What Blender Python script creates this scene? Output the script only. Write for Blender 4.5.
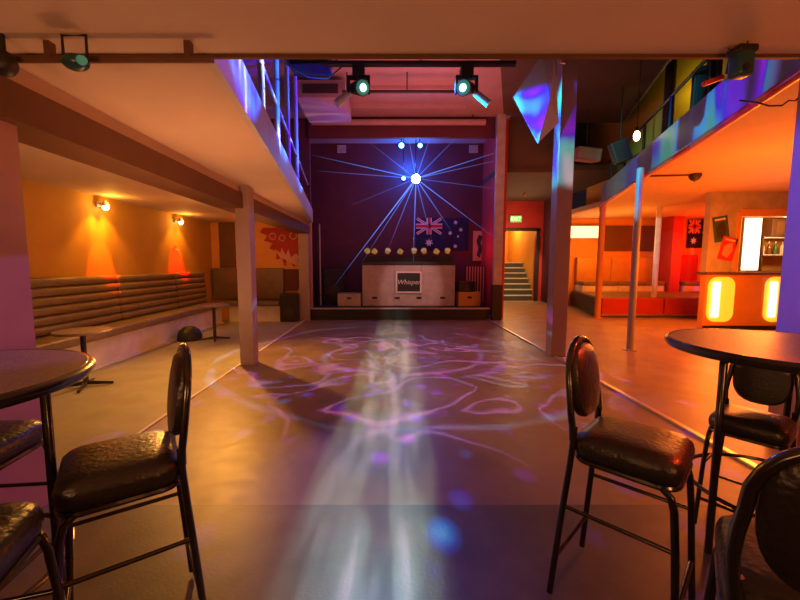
import bpy, bmesh, math, random
from mathutils import Vector, Matrix, Euler
random.seed(7)
PI = math.pi
for o in list(bpy.data.objects): bpy.data.objects.remove(o)
sc = bpy.context.scene
C = sc.collection

# ------------------------------------------------------------------ camera
cam = bpy.data.cameras.new('camera'); cam_o = bpy.data.objects.new('camera', cam); C.objects.link(cam_o)
cam.sensor_width = 36.0; cam.lens = 385/800*36; cam.shift_x = 13/800; cam.clip_start = 0.02
cam_o.location = (0, 0, 1.5); cam_o.rotation_euler = (PI/2 - math.atan(36/385), 0, 0)
sc.camera = cam_o

# ------------------------------------------------------------------ world, exposure
w = bpy.data.worlds.new('night'); sc.world = w; w.use_nodes = True
w.node_tree.nodes['Background'].inputs[0].default_value = (0.010, 0.006, 0.008, 1)
w.node_tree.nodes['Background'].inputs[1].default_value = 1.0
sc.view_settings.view_transform = 'Standard'; sc.view_settings.look = 'None'
sc.view_settings.gamma = 1.0; sc.view_settings.use_curve_mapping = False
sc.view_settings.exposure = 0.0

# ------------------------------------------------------------------ lamps of the room and added unseen fill lights
def point(loc, col, e, r=0.12):
    l = bpy.data.lights.new('point', 'POINT'); l.color = col; l.energy = e; l.shadow_soft_size = r
    o = bpy.data.objects.new('lamp_or_fill', l); C.objects.link(o); o.location = loc; return o
def spot(loc, tgt, col, e, ang, blend=0.3, r=0.03):
    l = bpy.data.lights.new('spot', 'SPOT'); l.color = col; l.energy = e; l.shadow_soft_size = r
    l.spot_size = math.radians(ang); l.spot_blend = blend
    o = bpy.data.objects.new('spot_or_fill', l); C.objects.link(o); o.location = loc
    o.rotation_euler = (Vector(tgt) - Vector(loc)).to_track_quat('-Z', 'Y').to_euler(); return o
def area(loc, tgt, col, e, sx, sy):
    l = bpy.data.lights.new('area', 'AREA'); l.color = col; l.energy = e; l.shape = 'RECTANGLE'; l.size = sx; l.size_y = sy
    o = bpy.data.objects.new('unseen_fill_area', l); C.objects.link(o); o.location = loc
    o.rotation_euler = (Vector(tgt) - Vector(loc)).to_track_quat('-Z', 'Y').to_euler(); return o
def gobo(o, kind, scale=6.0, cols=((0,0,0),(0.1,0.1,1),(0.9,0.2,1),(1,1,1)), strength=1.0, seed=0.0, hue=(0.36, 0.60)):
    """pattern wheel in front of a projector lamp"""
    l = o.data; l.use_nodes = True; nt = l.node_tree; N = nt.nodes; L = nt.links
    em = N['Emission']; tc = N.new('ShaderNodeTexCoord'); sx = N.new('ShaderNodeSeparateXYZ'); L.new(tc.outputs['Normal'], sx.inputs[0])
    dx = N.new('ShaderNodeMath'); dx.operation = 'DIVIDE'; L.new(sx.outputs[0], dx.inputs[0]); L.new(sx.outputs[2], dx.inputs[1])
    dy = N.new('ShaderNodeMath'); dy.operation = 'DIVIDE'; L.new(sx.outputs[1], dy.inputs[0]); L.new(sx.outputs[2], dy.inputs[1])
    cb = N.new('ShaderNodeCombineXYZ'); L.new(dx.outputs[0], cb.inputs[0]); L.new(dy.outputs[0], cb.inputs[1]); cb.inputs[2].default_value = seed
    n2 = N.new('ShaderNodeTexNoise'); n2.inputs['Scale'].default_value = scale*0.7; n2.inputs['Detail'].default_value = 1.0
    L.new(cb.outputs[0], n2.inputs['Vector'])
    rp = N.new('ShaderNodeValToRGB'); rp.color_ramp.interpolation = 'EASE'
    if kind == 'rings':
        wv = N.new('ShaderNodeTexWave'); wv.wave_type = 'RINGS'; wv.rings_direction = 'Z'; wv.inputs['Scale'].default_value = scale*0.40
        wv.inputs['Distortion'].default_value = 7.0; wv.inputs['Detail'].default_value = 1.2; wv.inputs['Detail Scale'].default_value = 1.4
        L.new(cb.outputs[0], wv.inputs['Vector']); fac = wv.outputs['Fac']
        pos = (0.0, 0.80, 0.90, 0.985)
    elif kind == 'circle':
        ln = N.new('ShaderNodeVectorMath'); ln.operation = 'LENGTH'; cb.inputs[2].default_value = 0.0; L.new(cb.outputs[0], ln.inputs[0])
        nw = N.new('ShaderNodeMath'); nw.operation = 'MULTIPLY_ADD'; L.new(n2.outputs['Fac'], nw.inputs[0]); nw.inputs[1].default_value = 0.16; L.new(ln.outputs['Value'], nw.inputs[2])
        pp = N.new('ShaderNodeMath'); pp.operation = 'PINGPONG'; L.new(nw.outputs[0], pp.inputs[0]); pp.inputs[1].default_value = scale*0.05
        iv = N.new('ShaderNodeMapRange'); L.new(pp.outputs[0], iv.inputs[0]); iv.inputs[1].default_value = 0.0; iv.inputs[2].default_value = 0.022; iv.inputs[3].default_value = 1.0; iv.inputs[4].default_value = 0.0
        nm = N.new('ShaderNodeTexNoise'); nm.inputs['Scale'].default_value = 3.2; L.new(cb.outputs[0], nm.inputs['Vector'])
        mm = N.new('ShaderNodeMapRange'); L.new(nm.outputs['Fac'], mm.inputs[0]); mm.inputs[1].default_value = 0.40; mm.inputs[2].default_value = 0.58; mm.inputs[3].default_value = 0.25; mm.inputs[4].default_value = 1.0
        mu = N.new('ShaderNodeMath'); mu.operation = 'MULTIPLY'; L.new(iv.outputs[0], mu.inputs[0]); L.new(mm.outputs[0], mu.inputs[1]); fac = mu.outputs[0]; pos = (0.05, 0.45, 0.78, 1.0)
    elif kind == 'lines':
        n3 = N.new('ShaderNodeTexNoise'); n3.inputs['Scale'].default_value = scale; n3.inputs['Detail'].default_value = 0.6; n3.inputs['Distortion'].default_value = 1.6; L.new(cb.outputs[0], n3.inputs['Vector'])
        sb = N.new('ShaderNodeMath'); sb.operation = 'SUBTRACT'; L.new(n3.outputs['Fac'], sb.inputs[0]); sb.inputs[1].default_value = 0.5
        ab = N.new('ShaderNodeMath'); ab.operation = 'ABSOLUTE'; L.new(sb.outputs[0], ab.inputs[0])
        iv = N.new('ShaderNodeMapRange'); L.new(ab.outputs[0], iv.inputs[0]); iv.inputs[1].default_value = 0.0; iv.inputs[2].default_value = 0.055; iv.inputs[3].default_value = 1.0; iv.inputs[4].default_value = 0.0
        fac = iv.outputs[0]; pos = (0.05, 0.45, 0.78, 1.0)
    elif kind == 'strip':
        ab = N.new('ShaderNodeMath'); ab.operation = 'ABSOLUTE'; L.new(dx.outputs[0], ab.inputs[0])
        ms = N.new('ShaderNodeMapRange'); ms.interpolation_type = 'SMOOTHSTEP'; L.new(ab.outputs[0], ms.inputs[0]); ms.inputs[1].default_value = 0.053; ms.inputs[2].default_value = 0.135; ms.inputs[3].default_value = 1.0; ms.inputs[4].default_value = 0.0
        mp = N.new('ShaderNodeMapping'); mp.inputs['Scale'].default_value = (2.6, 0.35, 1); L.new(cb.outputs[0], mp.inputs[0])
        n3 = N.new('ShaderNodeTexNoise'); n3.inputs['Scale'].default_value = scale; n3.inputs['Detail'].default_value = 2.0; L.new(mp.outputs[0], n3.inputs['Vector'])
        mu = N.new('ShaderNodeMath'); mu.operation = 'MULTIPLY'; L.new(ms.outputs[0], mu.inputs[0]); L.new(n3.outputs['Fac'], mu.inputs[1]); fac = mu.outputs[0]; pos = (0.10, 0.36, 0.52, 0.70)
    elif kind == 'streaks':
        mp = N.new('ShaderNodeMapping'); mp.inputs['Scale'].default_value = (1.0, 0.22, 1); mp.inputs['Rotation'].default_value = (0, 0, seed)
        L.new(cb.outputs[0], mp.inputs[0])
        n3 = N.new('ShaderNodeTexNoise'); n3.inputs['Scale'].default_value = scale*1.4; n3.inputs['Detail'].default_value = 1.5
        L.new(mp.outputs[0], n3.inputs['Vector']); fac = n3.outputs['Fac']; pos = (0.36, 0.50, 0.60, 0.72)
    else:
        vo = N.new('ShaderNodeTexVoronoi'); vo.feature = 'F1'; vo.inputs['Scale'].default_value = scale
        L.new(cb.outputs[0], vo.inputs['Vector'])
        iv = N.new('ShaderNodeMath'); iv.operation = 'SUBTRACT'; iv.inputs[0].default_value = 1.0; L.new(vo.outputs['Distance'], iv.inputs[1])
        fac = iv.outputs[0]; pos = (0.70, 0.80, 0.88, 0.96)
    if kind == 'rings':
        nm = N.new('ShaderNodeTexNoise'); nm.inputs['Scale'].default_value = scale*0.55; nm.inputs['Detail'].default_value = 2.0; L.new(cb.outputs[0], nm.inputs['Vector'])
        mm = N.new('ShaderNodeMapRange'); L.new(nm.outputs['Fac'], mm.inputs[0]); mm.inputs[1].default_value = 0.40; mm.inputs[2].default_value = 0.62; mm.inputs[3].default_value = 0.72; mm.inputs[4].default_value = 1.0
        mu = N.new('ShaderNodeMath'); mu.operation = 'MULTIPLY'; L.new(fac, mu.inputs[0]); L.new(mm.outputs[0], mu.inputs[1]); fac = mu.outputs[0]
    L.new(fac, rp.inputs[0])
    while len(rp.color_ramp.elements) < 4: rp.color_ramp.elements.new(0.5)
    for e, p, c in zip(rp.color_ramp.elements, pos, cols): e.position = p; e.color = (*c, 1)
    # slow colour wash so that neighbouring beams differ
    hs = N.new('ShaderNodeHueSaturation'); L.new(rp.outputs[0], hs.inputs['Color'])
    mr = N.new('ShaderNodeMapRange'); L.new(n2.outputs['Fac'], mr.inputs[0]); mr.inputs[1].default_value = 0.3; mr.inputs[2].default_value = 0.7
    mr.inputs[3].default_value = hue[0]; mr.inputs[4].default_value = hue[1]; L.new(mr.outputs[0], hs.inputs['Hue'])
    L.new(hs.outputs[0], em.inputs['Color']); em.inputs['Strength'].default_value = strength
    return o

OR = (1.0, 0.36, 0.07); WARM = (1.0, 0.46, 0.16); DEEP = (1.0, 0.17, 0.006)
# behind and beside the photographer: unseen fill lights added to brighten the front ceiling
area((-1.5, -0.6, 1.3), (-1.3, 0.6, 2.6), (1.0, 0.40, 0.15), 24, 0.5, 0.5); area((1.7, -0.6, 1.3), (1.5, 0.6, 2.6), (1.0, 0.36, 0.11), 24, 0.5, 0.5)
point((-0.6, -1.6, 1.9), WARM, 5, 0.3); point((1.2, -1.6, 1.9), (1.0, 0.36, 0.10), 5, 0.3)
# left lounge
point((-2.6, 4.4, 0.95), WARM, 17, 0.25); point((-3.0, 9.2, 1.9), OR, 6, 0.25)  # unseen fills added for the kickboards and the mural
area((-1.5, 3.2, 1.0), (-1.5, 4.2, 2.6), (1.0, 0.36, 0.12), 26, 0.6, 0.6); area((-1.85, 6.6, 1.2), (-1.75, 6.9, 2.6), (1.0, 0.34, 0.10), 12, 0.3, 1.6)  # unseen upward fills added to brighten the balcony underside
spot((-4.50, 6.42, 2.5), (-4.72, 6.42, 1.5), (1.0, 0.38, 0.015), 70, 96, 0.5); spot((-4.5, 6.42, 2.5), (-4.75, 6.42, 2.05), (1.0, 0.5, 0.03), 30, 44, 0.4); spot((-4.28, 6.42, 2.5), (-4.75, 6.42, 1.45), (1.0, 0.05, 0.002), 420, 30, 0.3)
spot((-4.50, 8.73, 2.5), (-4.72, 8.73, 1.5), (1.0, 0.34, 0.015), 50, 96, 0.5); spot((-4.28, 8.73, 2.5), (-4.75, 8.73, 1.50), (1.0, 0.004, 0.002), 1000, 30, 0.3)
point((-4.5, 6.42, 2.46), (1.0, 0.45, 0.05), 9, 0.03); point((-4.5, 8.73, 2.46), (1.0, 0.4, 0.04), 8, 0.03)
point((-3.0, 6.85, 2.45), (1.0, 0.5, 0.15), 8, 0.03)
spot((-3.0, 6.85, 2.50), (-0.9, 4.0, 0.0), (1.0, 0.40, 0.06), 520, 130, 0.9, 0.06)     # ceiling downlight that sweeps orange over the dance floor
# right lounge
point((5.6, 5.6, 1.7), DEEP, 190, 0.3); point((6.6, 7.6, 1.4), DEEP, 150, 0.3)
point((7.3, 11.9, 2.1), (1.0, 0.26, 0.02), 70, 0.3); point((10.4, 12.2, 1.9), (1.0, 0.06, 0.005), 130, 0.2); point((6.9, 12.6, 2.0), (1.0, 0.36, 0.03), 35, 0.2)
spot((3.9, 4.3, 2.9), (2.9, 3.6, 0.0), (1.0, 0.20, 0.02), 95, 100, 0.8, 0.08); spot((3.3, 1.7, 2.4), (0.95, 1.6, 0.95), (1.0, 0.05, 0.01), 260, 22, 0.6, 0.05)  # second spot is an added fill that reddens the stool backrest
point((3.2, 1.75, 1.25), (1.0, 0.05, 0.01), 9, 0.15)  # unseen red light added for the sheen on the stool backrest
# lobby, stairs and bar: unseen fills added to brighten them
point((4.9, 14.2, 2.6), (1.0, 0.66, 0.34), 60, 0.2); point((5.4, 18.2, 3.2), (1.0, 0.46, 0.10), 150, 0.2)
point((9.6, 9.3, 2.35), (1.0, 0.58, 0.24), 60, 0.1); spot((7.0, 9.8, 3.0), (6.7, 9.5, 0.0), (1.0, 0.20, 0.01), 260, 72, 0.6, 0.1)
spot((5.1, 13.6, 3.3), (5.2, 16.4, 0.7), (1.0, 0.68, 0.30), 420, 52, 0.5, 0.05)
# gallery, hall ceiling, stage
point((6.1, 8.6, 5.2), (0.60, 0.62, 0.03), 22, 0.1)
area((0.6, 7.6, 3.4), (0.6, 9.4, 5.3), (1.0, 0.22, 0.28), 46, 2.0, 1.0)  # unseen upward fill for the hall ceiling
point((2.5, 11.6, 2.0), (1.0, 0.05, 0.08), 8, 0.15); spot((0.9, 7.4, 3.6), (0.7, 11, 0.9), (1.0, 0.55, 0.52), 260, 26, 0.6, 0.05)
point((0.8, 11.6, 4.1), (0.02, 0.12, 1.0), 25, 0.1); point((0.72, 12.15, 4.5), (0.01, 0.14, 1.0), 130, 0.06)
le_x = lambda y: -0.995 - 0.126*(y-2.26)
# disco projectors and the added strip spot
gobo(spot((0.40, 6.4, 4.5), (0.42, 5.9, 0), (1, 1, 1), 1000, 70, 0.45, 0.01), 'lines', 4.2, ((0,0,0),(0.10,0.03,0.8),(0.7,0.15,1.0),(0.9,0.8,1.0)), 1.0, 3.1)
gobo(spot((0.30, 6.3, 4.5), (0.30, 6.2999, 0), (1, 1, 1), 850, 84, 0.3, 0.01), 'circle', 3.6, ((0,0,0),(0.05,0.04,0.8),(0.5,0.25,1.0),(0.9,0.85,1.0)), 1.0, 0.3)
gobo(spot((0.30, 7.6, 4.4), (0.45, 5.0, 0), (1, 1, 1), 1500, 62, 0.3, 0.01), 'dots', 17.0, ((0,0,0),(0.0,0.02,0.5),(0.0,0.10,1.0),(0.08,0.3,1.0)), 1.0, 1.7, (0.47, 0.62))
stp = gobo(spot((0.03, 5.6, 4.40), (0.03, 5.6001, 0), (1, 1, 1), 1700, 106, 0.3, 0.01), 'strip', 10.0, ((0,0,0),(0.17,0.25,0.15),(0.38,0.54,0.42),(0.80,0.85,0.85)), 1.0, 0.4)  # unseen spot added, its band stands in for the stage lamp's floor reflection
stp.rotation_euler = (0, 0, -0.042)
gobo(spot((0.10, 4.6, 4.4), (0.20, 2.6, 0), (1, 1, 1), 800, 32, 0.8, 0.01), 'streaks', 1.6, ((0,0,0),(0.0,0.03,0.35),(0.0,0.10,0.9),(0.02,0.2,1.0)), 1.0, 0.9, (0.49, 0.51))
for yy in (4.5, 6.6, 8.8): gobo(spot((0.7, yy+.4, 3.8), (le_x(yy), yy+.3, 3.8 + (0.7-le_x(yy))*math.tan(math.radians(31)-math.atan(1.14/(0.7-le_x(yy))))), (1, 1, 1), 1200 if yy < 8 else 220, 60, 0.3, 0.01), 'streaks', 7.0, ((0.0,0.04,0.8),(0.0,0.08,1.0),(0.04,0.18,1.0),(0.8,0.8,1.0)), 1.0, 1.2+yy, (0.48, 0.52))
gobo(spot((0.3, 3.1, 3.3), (-0.98, 2.95, 3.32), (1, 1, 1), 420, 60, 0.3, 0.01), 'streaks', 6.0, ((0.0,0.04,0.7),(0.0,0.08,1.0),(0.04,0.18,1.0),(0.8,0.8,1.0)), 1.0, 0.4, (0.48, 0.52))
gobo(spot((0.2, 6.4, 4.1), (4.1, 5.0, 3.55), (1, 1, 1), 1700, 40, 0.4, 0.01), 'streaks', 5.0, ((0.0,0.0,0.04),(0.0,0.02,0.9),(0.02,0.5,0.5),(0.3,0.6,1.0)), 1.0, 2.1)
gobo(spot((0.4, 5.0, 3.6), (2.35, 6.1, 3.5), (1, 1, 1), 1100, 36, 0.4, 0.01), 'streaks', 6.0, ((0.0,0.02,0.6),(0.0,0.12,1.0),(0.05,0.7,0.8),(0.8,1.0,1.0)), 1.0, 0.9)
spot((0.2, 2.7, 3.2), (3.45, 3.1, 1.7), (0.06, 0.08, 1.0), 900, 34, 0.5); spot((1.0, 3.4, 4.45), (-2.13, 2.1, 1.1), (0.42, 0.13, 1.0), 210, 24, 0.4)
spot((0.6, 4.5, 4.1), (-1.95, 5.5, 1.6), (0.2, 0.12, 1.0), 60, 20, 0.5)

# ------------------------------------------------------------------ materials
def mat(name, col, rough=0.6, metal=0.0, noise=0.0, nscale=6.0, bump=0.0, bscale=40.0, emit=None, estr=0.0, spec=0.5, coat=0.0):
    m = bpy.data.materials.new(name); m.use_nodes = True; N = m.node_tree.nodes; L = m.node_tree.links
    b = N['Principled BSDF']; b.inputs['Base Color'].default_value = (*col, 1); b.inputs['Roughness'].default_value = rough
    b.inputs['Metallic'].default_value = metal; b.inputs['Specular IOR Level'].default_value = spec; b.inputs['Coat Weight'].default_value = coat
    tc = N.new('ShaderNodeTexCoord')
    if noise:
        n = N.new('ShaderNodeTexNoise'); n.inputs['Scale'].default_value = nscale; n.inputs['Detail'].default_value = 5; L.new(tc.outputs['Object'], n.inputs['Vector'])
        r = N.new('ShaderNodeValToRGB'); r.color_ramp.elements[0].position = 0.3; r.color_ramp.elements[1].position = 0.72
        r.color_ramp.elements[0].color = (*[c*(1-noise) for c in col], 1); r.color_ramp.elements[1].color = (*[min(1, c*(1+noise)) for c in col], 1)
        L.new(n.outputs['Fac'], r.inputs[0]); L.new(r.outputs[0], b.inputs['Base Color'])
    if bump:
        n = N.new('ShaderNodeTexNoise'); n.inputs['Scale'].default_value = bscale; n.inputs['Detail'].default_value = 4; L.new(tc.outputs['Object'], n.inputs['Vector'])
        bp = N.new('ShaderNodeBump'); bp.inputs['Strength'].default_value = bump; bp.inputs['Distance'].default_value = 0.01
        L.new(n.outputs['Fac'], bp.inputs['Height']); L.new(bp.outputs[0], b.inputs['Normal'])
    if emit: b.inputs['Emission Color'].default_value = (*emit, 1); b.inputs['Emission Strength'].default_value = estr
    return m
M = dict(
    ceiling=mat('ceiling_paint', (0.56, 0.44, 0.35), 0.75, noise=0.05, nscale=2),
    plaster=mat('ochre_plaster', (0.52, 0.27, 0.045), 0.8, noise=0.06, nscale=3, bump=0.15),
    mauve=mat('mauve_column_paint', (0.33, 0.235, 0.225), 0.5, noise=0.06, nscale=4, bump=0.1, bscale=20), pillar=mat('dusky_pillar_paint', (0.38, 0.21, 0.19), 0.55, noise=0.06, nscale=3, bump=0.1, bscale=20),
    rceiling=mat('right_ceiling_paint', (0.62, 0.40, 0.24), 0.7, noise=0.05, nscale=2),
    white=mat('white_paint', (0.66, 0.60, 0.58), 0.6, noise=0.05, nscale=3, bump=0.1, bscale=20),
    beam=mat('brown_beam_paint', (0.12, 0.05, 0.02), 0.6, noise=0.1, nscale=4),
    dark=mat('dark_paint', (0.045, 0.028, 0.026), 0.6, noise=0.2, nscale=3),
    brownceil=mat('brown_ceiling_paint', (0.11, 0.065, 0.045), 0.8, noise=0.1, nscale=2),
    hallceil=mat('hall_ceiling_paint', (0.42, 0.27, 0.25), 0.8, noise=0.1, nscale=2),
    maroon=mat('maroon_wall_paint', (0.10, 0.018, 0.032), 0.7, noise=0.15, nscale=2),
    mural=mat('deep_red_paint', (0.36, 0.006, 0.008), 0.6),
    red=mat('red_wall_paint', (0.50, 0.03, 0.025), 0.6, noise=0.1, nscale=2),
    black=mat('black_paint', (0.016, 0.015, 0.017), 0.5, noise=0.2, nscale=8),
    blackgloss=mat('black_enamel_tube', (0.012, 0.011, 0.012), 0.22, spec=0.6, coat=0.4),
    vinyl=mat('black_vinyl', (0.018, 0.015, 0.015), 0.33, bump=0.35, bscale=55, spec=0.6),
    tabletop=mat('speckled_laminate', (0.24, 0.185, 0.165), 0.42, noise=0.35, nscale=90),
    rim=mat('black_rim', (0.02, 0.018, 0.02), 0.25, coat=0.5),
    metal=mat('galvanised_metal', (0.55, 0.52, 0.52), 0.35, metal=0.9),
    strip=mat('aluminium_strip', (0.62, 0.58, 0.55), 0.3, metal=0.8),
    greymetal=mat('grey_enamel', (0.38, 0.36, 0.40), 0.4),
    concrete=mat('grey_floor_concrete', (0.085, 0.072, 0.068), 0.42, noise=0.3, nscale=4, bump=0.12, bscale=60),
    carpet=mat('lounge_floor_vinyl', (0.33, 0.32, 0.22), 0.45, noise=0.15, nscale=3, bump=0.1),
    rfloor=mat('right_floor_vinyl', (0.34, 0.22, 0.15), 0.42, noise=0.2, nscale=2.5, bump=0.1),
    brownvinyl=mat('brown_vinyl_padding', (0.16, 0.11, 0.07), 0.42, noise=0.15, nscale=6, bump=0.1),
    tanvinyl=mat('tan_vinyl_padding', (0.21, 0.145, 0.085), 0.42, noise=0.15, nscale=6, bump=0.1),
    kick=mat('pale_kickboard', (0.72, 0.66, 0.64), 0.55, noise=0.12, nscale=5),
    orangevinyl=mat('orange_vinyl', (0.60, 0.28, 0.06), 0.5, noise=0.08, nscale=4),
    orangepaint=mat('orange_paint', (0.66, 0.30, 0.07), 0.6, noise=0.06, nscale=3),
    stage=mat('black_stage_cloth', (0.02, 0.018, 0.02), 0.7, noise=0.2, nscale=10),
    greypaint=mat('grey_booth_paint', (0.42, 0.36, 0.34), 0.6, noise=0.15, nscale=5),
    teal=mat('teal_enamel', (0.015, 0.07, 0.085), 0.3),
    redpaint=mat('red_enamel', (0.65, 0.05, 0.03), 0.35),
    rfascia=mat('slate_fascia_board', (0.20, 0.20, 0.25), 0.45, noise=0.08, nscale=3), fascia=mat('grey_fascia_board', (0.46, 0.45, 0.50), 0.5, noise=0.08, nscale=3),
    paper=mat('poster_paper', (0.65, 0.58, 0.50), 0.6),
    navy=mat('navy_cloth', (0.010, 0.012, 0.06), 0.8), flagred=mat('red_cloth', (0.6, 0.03, 0.04), 0.8), flagwhite=mat('white_cloth', (0.7, 0.66, 0.66), 0.8),
    green=mat('dark_green_print', (0.05, 0.10, 0.07), 0.6), pinkprint=mat('pink_print', (0.62, 0.30, 0.24), 0.6),
    tread=mat('stair_tread', (0.55, 0.48, 0.36), 0.6, noise=0.1), riser=mat('stair_riser', (0.05, 0.04, 0.035), 0.7),
    glassb=mat('brown_bottle_glass', (0.20, 0.09, 0.03), 0.1, spec=0.8), glassg=mat('green_bottle_glass', (0.05, 0.16, 0.06), 0.1, spec=0.8), glassc=mat('pale_bottle_glass', (0.7, 0.62, 0.5), 0.1, spec=0.8),
    perspex=mat('pale_perspex', (0.50, 0.54, 0.60), 0.3),
    e_star=mat('stage_lamp_lens', (1, 1, 1), emit=(0.75, 0.88, 1.0), estr=60),
    e_star2=mat('small_stage_lamp_lens', (1, 1, 1), emit=(0.12, 0.50, 1.0), estr=5),
    e_head=mat('moving_head_lens', (1, 1, 1), emit=(0.35, 1.0, 0.75), estr=9),
    e_headcol=mat('green_lens_glow', (0.1, 0.5, 0.4), emit=(0.05, 0.55, 0.40), estr=0.12),
    e_warm=mat('lamp_bulb', (1, 1, 1), emit=(1.0, 0.72, 0.22), estr=26),
    e_yel=mat('yellow_lamp_lens', (0.75, 0.55, 0.10), emit=(1.0, 0.72, 0.15), estr=0.12),
    e_bar=mat('amber_diffuser', (1, 0.6, 0.2), emit=(1.0, 0.33, 0.015), estr=1.5), e_bartube=mat('amber_tube', (1, 0.8, 0.5), emit=(1.0, 0.72, 0.28), estr=4.0),
    e_white=mat('fluorescent_diffuser', (1, 1, 1), emit=(1.0, 0.78, 0.45), estr=3.2), e_box=mat('light_box_diffuser', (1, 1, 1), emit=(1.0, 0.70, 0.38), estr=1.6),
    e_exit=mat('exit_sign_green', (0.2, 0.6, 0.2), emit=(0.25, 0.62, 0.10), estr=0.7), e_exitw=mat('exit_sign_letters', (1, 1, 1), emit=(0.95, 1.0, 0.6), estr=1.6),
)
# dance floor: worn brown boards under a satin finish
def floor_mat():
    m = bpy.data.materials.new('dance_floor_boards'); m.use_nodes = True; N = m.node_tree.nodes; L = m.node_tree.links; b = N['Principled BSDF']
    tc = N.new('ShaderNodeTexCoord'); n = N.new('ShaderNodeTexNoise'); n.inputs['Scale'].default_value = 1.3; n.inputs['Detail'].default_value = 6
    L.new(tc.outputs['Object'], n.inputs['Vector']); r = N.new('ShaderNodeValToRGB')
    r.color_ramp.elements[0].color = (0.165, 0.115, 0.08, 1); r.color_ramp.elements[1].color = (0.27, 0.195, 0.14, 1); r.color_ramp.elements[0].position = 0.3; r.color_ramp.elements[1].position = 0.7
    L.new(n.outputs['Fac'], r.inputs[0]); L.new(r.outputs[0], b.inputs['Base Color'])
    n2 = N.new('ShaderNodeTexNoise'); n2.inputs['Scale'].default_value = 9; n2.inputs['Detail'].default_value = 6; L.new(tc.outputs['Object'], n2.inputs['Vector'])
    mr = N.new('ShaderNodeMapRange'); mr.inputs[3].default_value = 0.34; mr.inputs[4].default_value = 0.52; L.new(n2.outputs['Fac'], mr.inputs[0]); L.new(mr.outputs[0], b.inputs['Roughness'])
    bp = N.new('ShaderNodeBump'); bp.inputs['Strength'].default_value = 0.25; bp.inputs['Distance'].default_value = 0.01; L.new(n2.outputs['Fac'], bp.inputs['Height']); L.new(bp.outputs[0], b.inputs['Normal'])
    b.inputs['Specular IOR Level'].default_value = 0.45
    return m
M['dance'] = floor_mat()

# ------------------------------------------------------------------ mesh helpers
class MB:
    def __init__(s): s.bm = bmesh.new()
    def _fin(s, vs, mtx):
        bmesh.ops.transform(s.bm, matrix=mtx, verts=vs); return s
    def box(s, c, d, rot=(0, 0, 0), bev=0.0, seg=2):
        g = bmesh.ops.create_cube(s.bm, size=1.0); vs = g['verts']
        bmesh.ops.scale(s.bm, vec=d, verts=vs)
        if bev:
            es = list({e for v in vs for e in v.link_edges}); r = bmesh.ops.bevel(s.bm, geom=es, offset=bev, segments=seg, affect='EDGES', profile=0.5)
            vs = list({v for f in r['faces'] for v in f.verts} | {v for v in vs if v.is_valid})
        return s._fin(vs, Matrix.Translation(c) @ Euler(rot).to_matrix().to_4x4())
    def span(s, a, b, bev=0.0):
        return s.box([(a[i]+b[i])/2 for i in range(3)], [abs(b[i]-a[i]) for i in range(3)], bev=bev)
    def cyl(s, p0, p1, r0, r1=None, n=20):
        r1 = r0 if r1 is None else r1; p0 = Vector(p0); p1 = Vector(p1); d = p1-p0
        g = bmesh.ops.create_cone(s.bm, cap_ends=True, segments=n, radius1=r0, radius2=r1, depth=d.length)
        return s._fin(g['verts'], Matrix.Translation((p0+p1)/2) @ d.to_track_quat('Z', 'Y').to_matrix().to_4x4())
    def ball(s, c, r, sc_=(1, 1, 1), n=16):
        g = bmesh.ops.create_uvsphere(s.bm, u_segments=n, v_segments=max(8, n//2), radius=r)
        return s._fin(g['verts'], Matrix.Translation(c) @ Matrix.Diagonal((*sc_, 1)))
    def lathe(s, prof, c=(0, 0, 0), n=40):
        rings = []
        for r, z in prof:
            if r < 1e-5: rings.append([s.bm.verts.new((c[0], c[1], c[2]+z))])
            else: rings.append([s.bm.verts.new((c[0]+r*math.cos(2*PI*k/n), c[1]+r*math.sin(2*PI*k/n), c[2]+z)) for k in range(n)])
        for A, B in zip(rings, rings[1:]):
            for k in range(n):
                q = [A[k % len(A)], A[(k+1) % len(A)], B[(k+1) % len(B)], B[k % len(B)]]
                q = [v for i, v in enumerate(q) if v not in q[:i]]
                if len(q) > 2: s.bm.faces.new(q)
        return s
    def tube(s, pts, r, n=10, closed=False):
        P = [Vector(p) for p in pts]; m = len(P); rings = []; up = None
        for i in range(m):
            a = P[(i-1) % m] if (closed or i > 0) else P[i]; b = P[(i+1) % m] if (closed or i < m-1) else P[i]
            t = (b-a).normalized()
            if up is None: up = Vector((0, 0, 1)) if abs(t.z) < 0.9 else Vector((1, 0, 0))
            x = t.cross(up).normalized(); up = x.cross(t).normalized()
            rings.append([s.bm.verts.new(P[i] + r*(math.cos(2*PI*k/n)*x + math.sin(2*PI*k/n)*up)) for k in range(n)])
        pr = list(zip(rings, rings[1:])) + ([(rings[-1], rings[0])] if closed else [])
        for A, B in pr:
            for k in range(n): s.bm.faces.new((A[k], A[(k+1) % n], B[(k+1) % n], B[k]))
        if not closed: s.bm.faces.new(rings[0][::-1]); s.bm.faces.new(rings[-1])
        return s
    def prism(s, poly, h, mtx=Matrix()):
        """polygon in xy, extruded h along z"""
        a = [s.bm.verts.new((p[0], p[1], 0)) for p in poly]; b = [s.bm.verts.new((p[0], p[1], h)) for p in poly]; n = len(poly)
        s.bm.faces.new(a[::-1]); s.bm.faces.new(b)
        for k in range(n): s.bm.faces.new((a[k], a[(k+1) % n], b[(k+1) % n], b[k]))
        return s._fin(a+b, mtx)
    def build(s, name, m, parent=None, smooth=False):
        bmesh.ops.recalc_face_normals(s.bm, faces=s.bm.faces)
        me = bpy.data.meshes.new(name); s.bm.to_mesh(me); s.bm.free(); me.materials.append(m)
        if smooth:
            for p in me.polygons: p.use_smooth = True
            me.set_sharp_from_angle(angle=math.radians(42))
        o = bpy.data.objects.new(name, me); C.objects.link(o); o.parent = parent; return o
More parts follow.
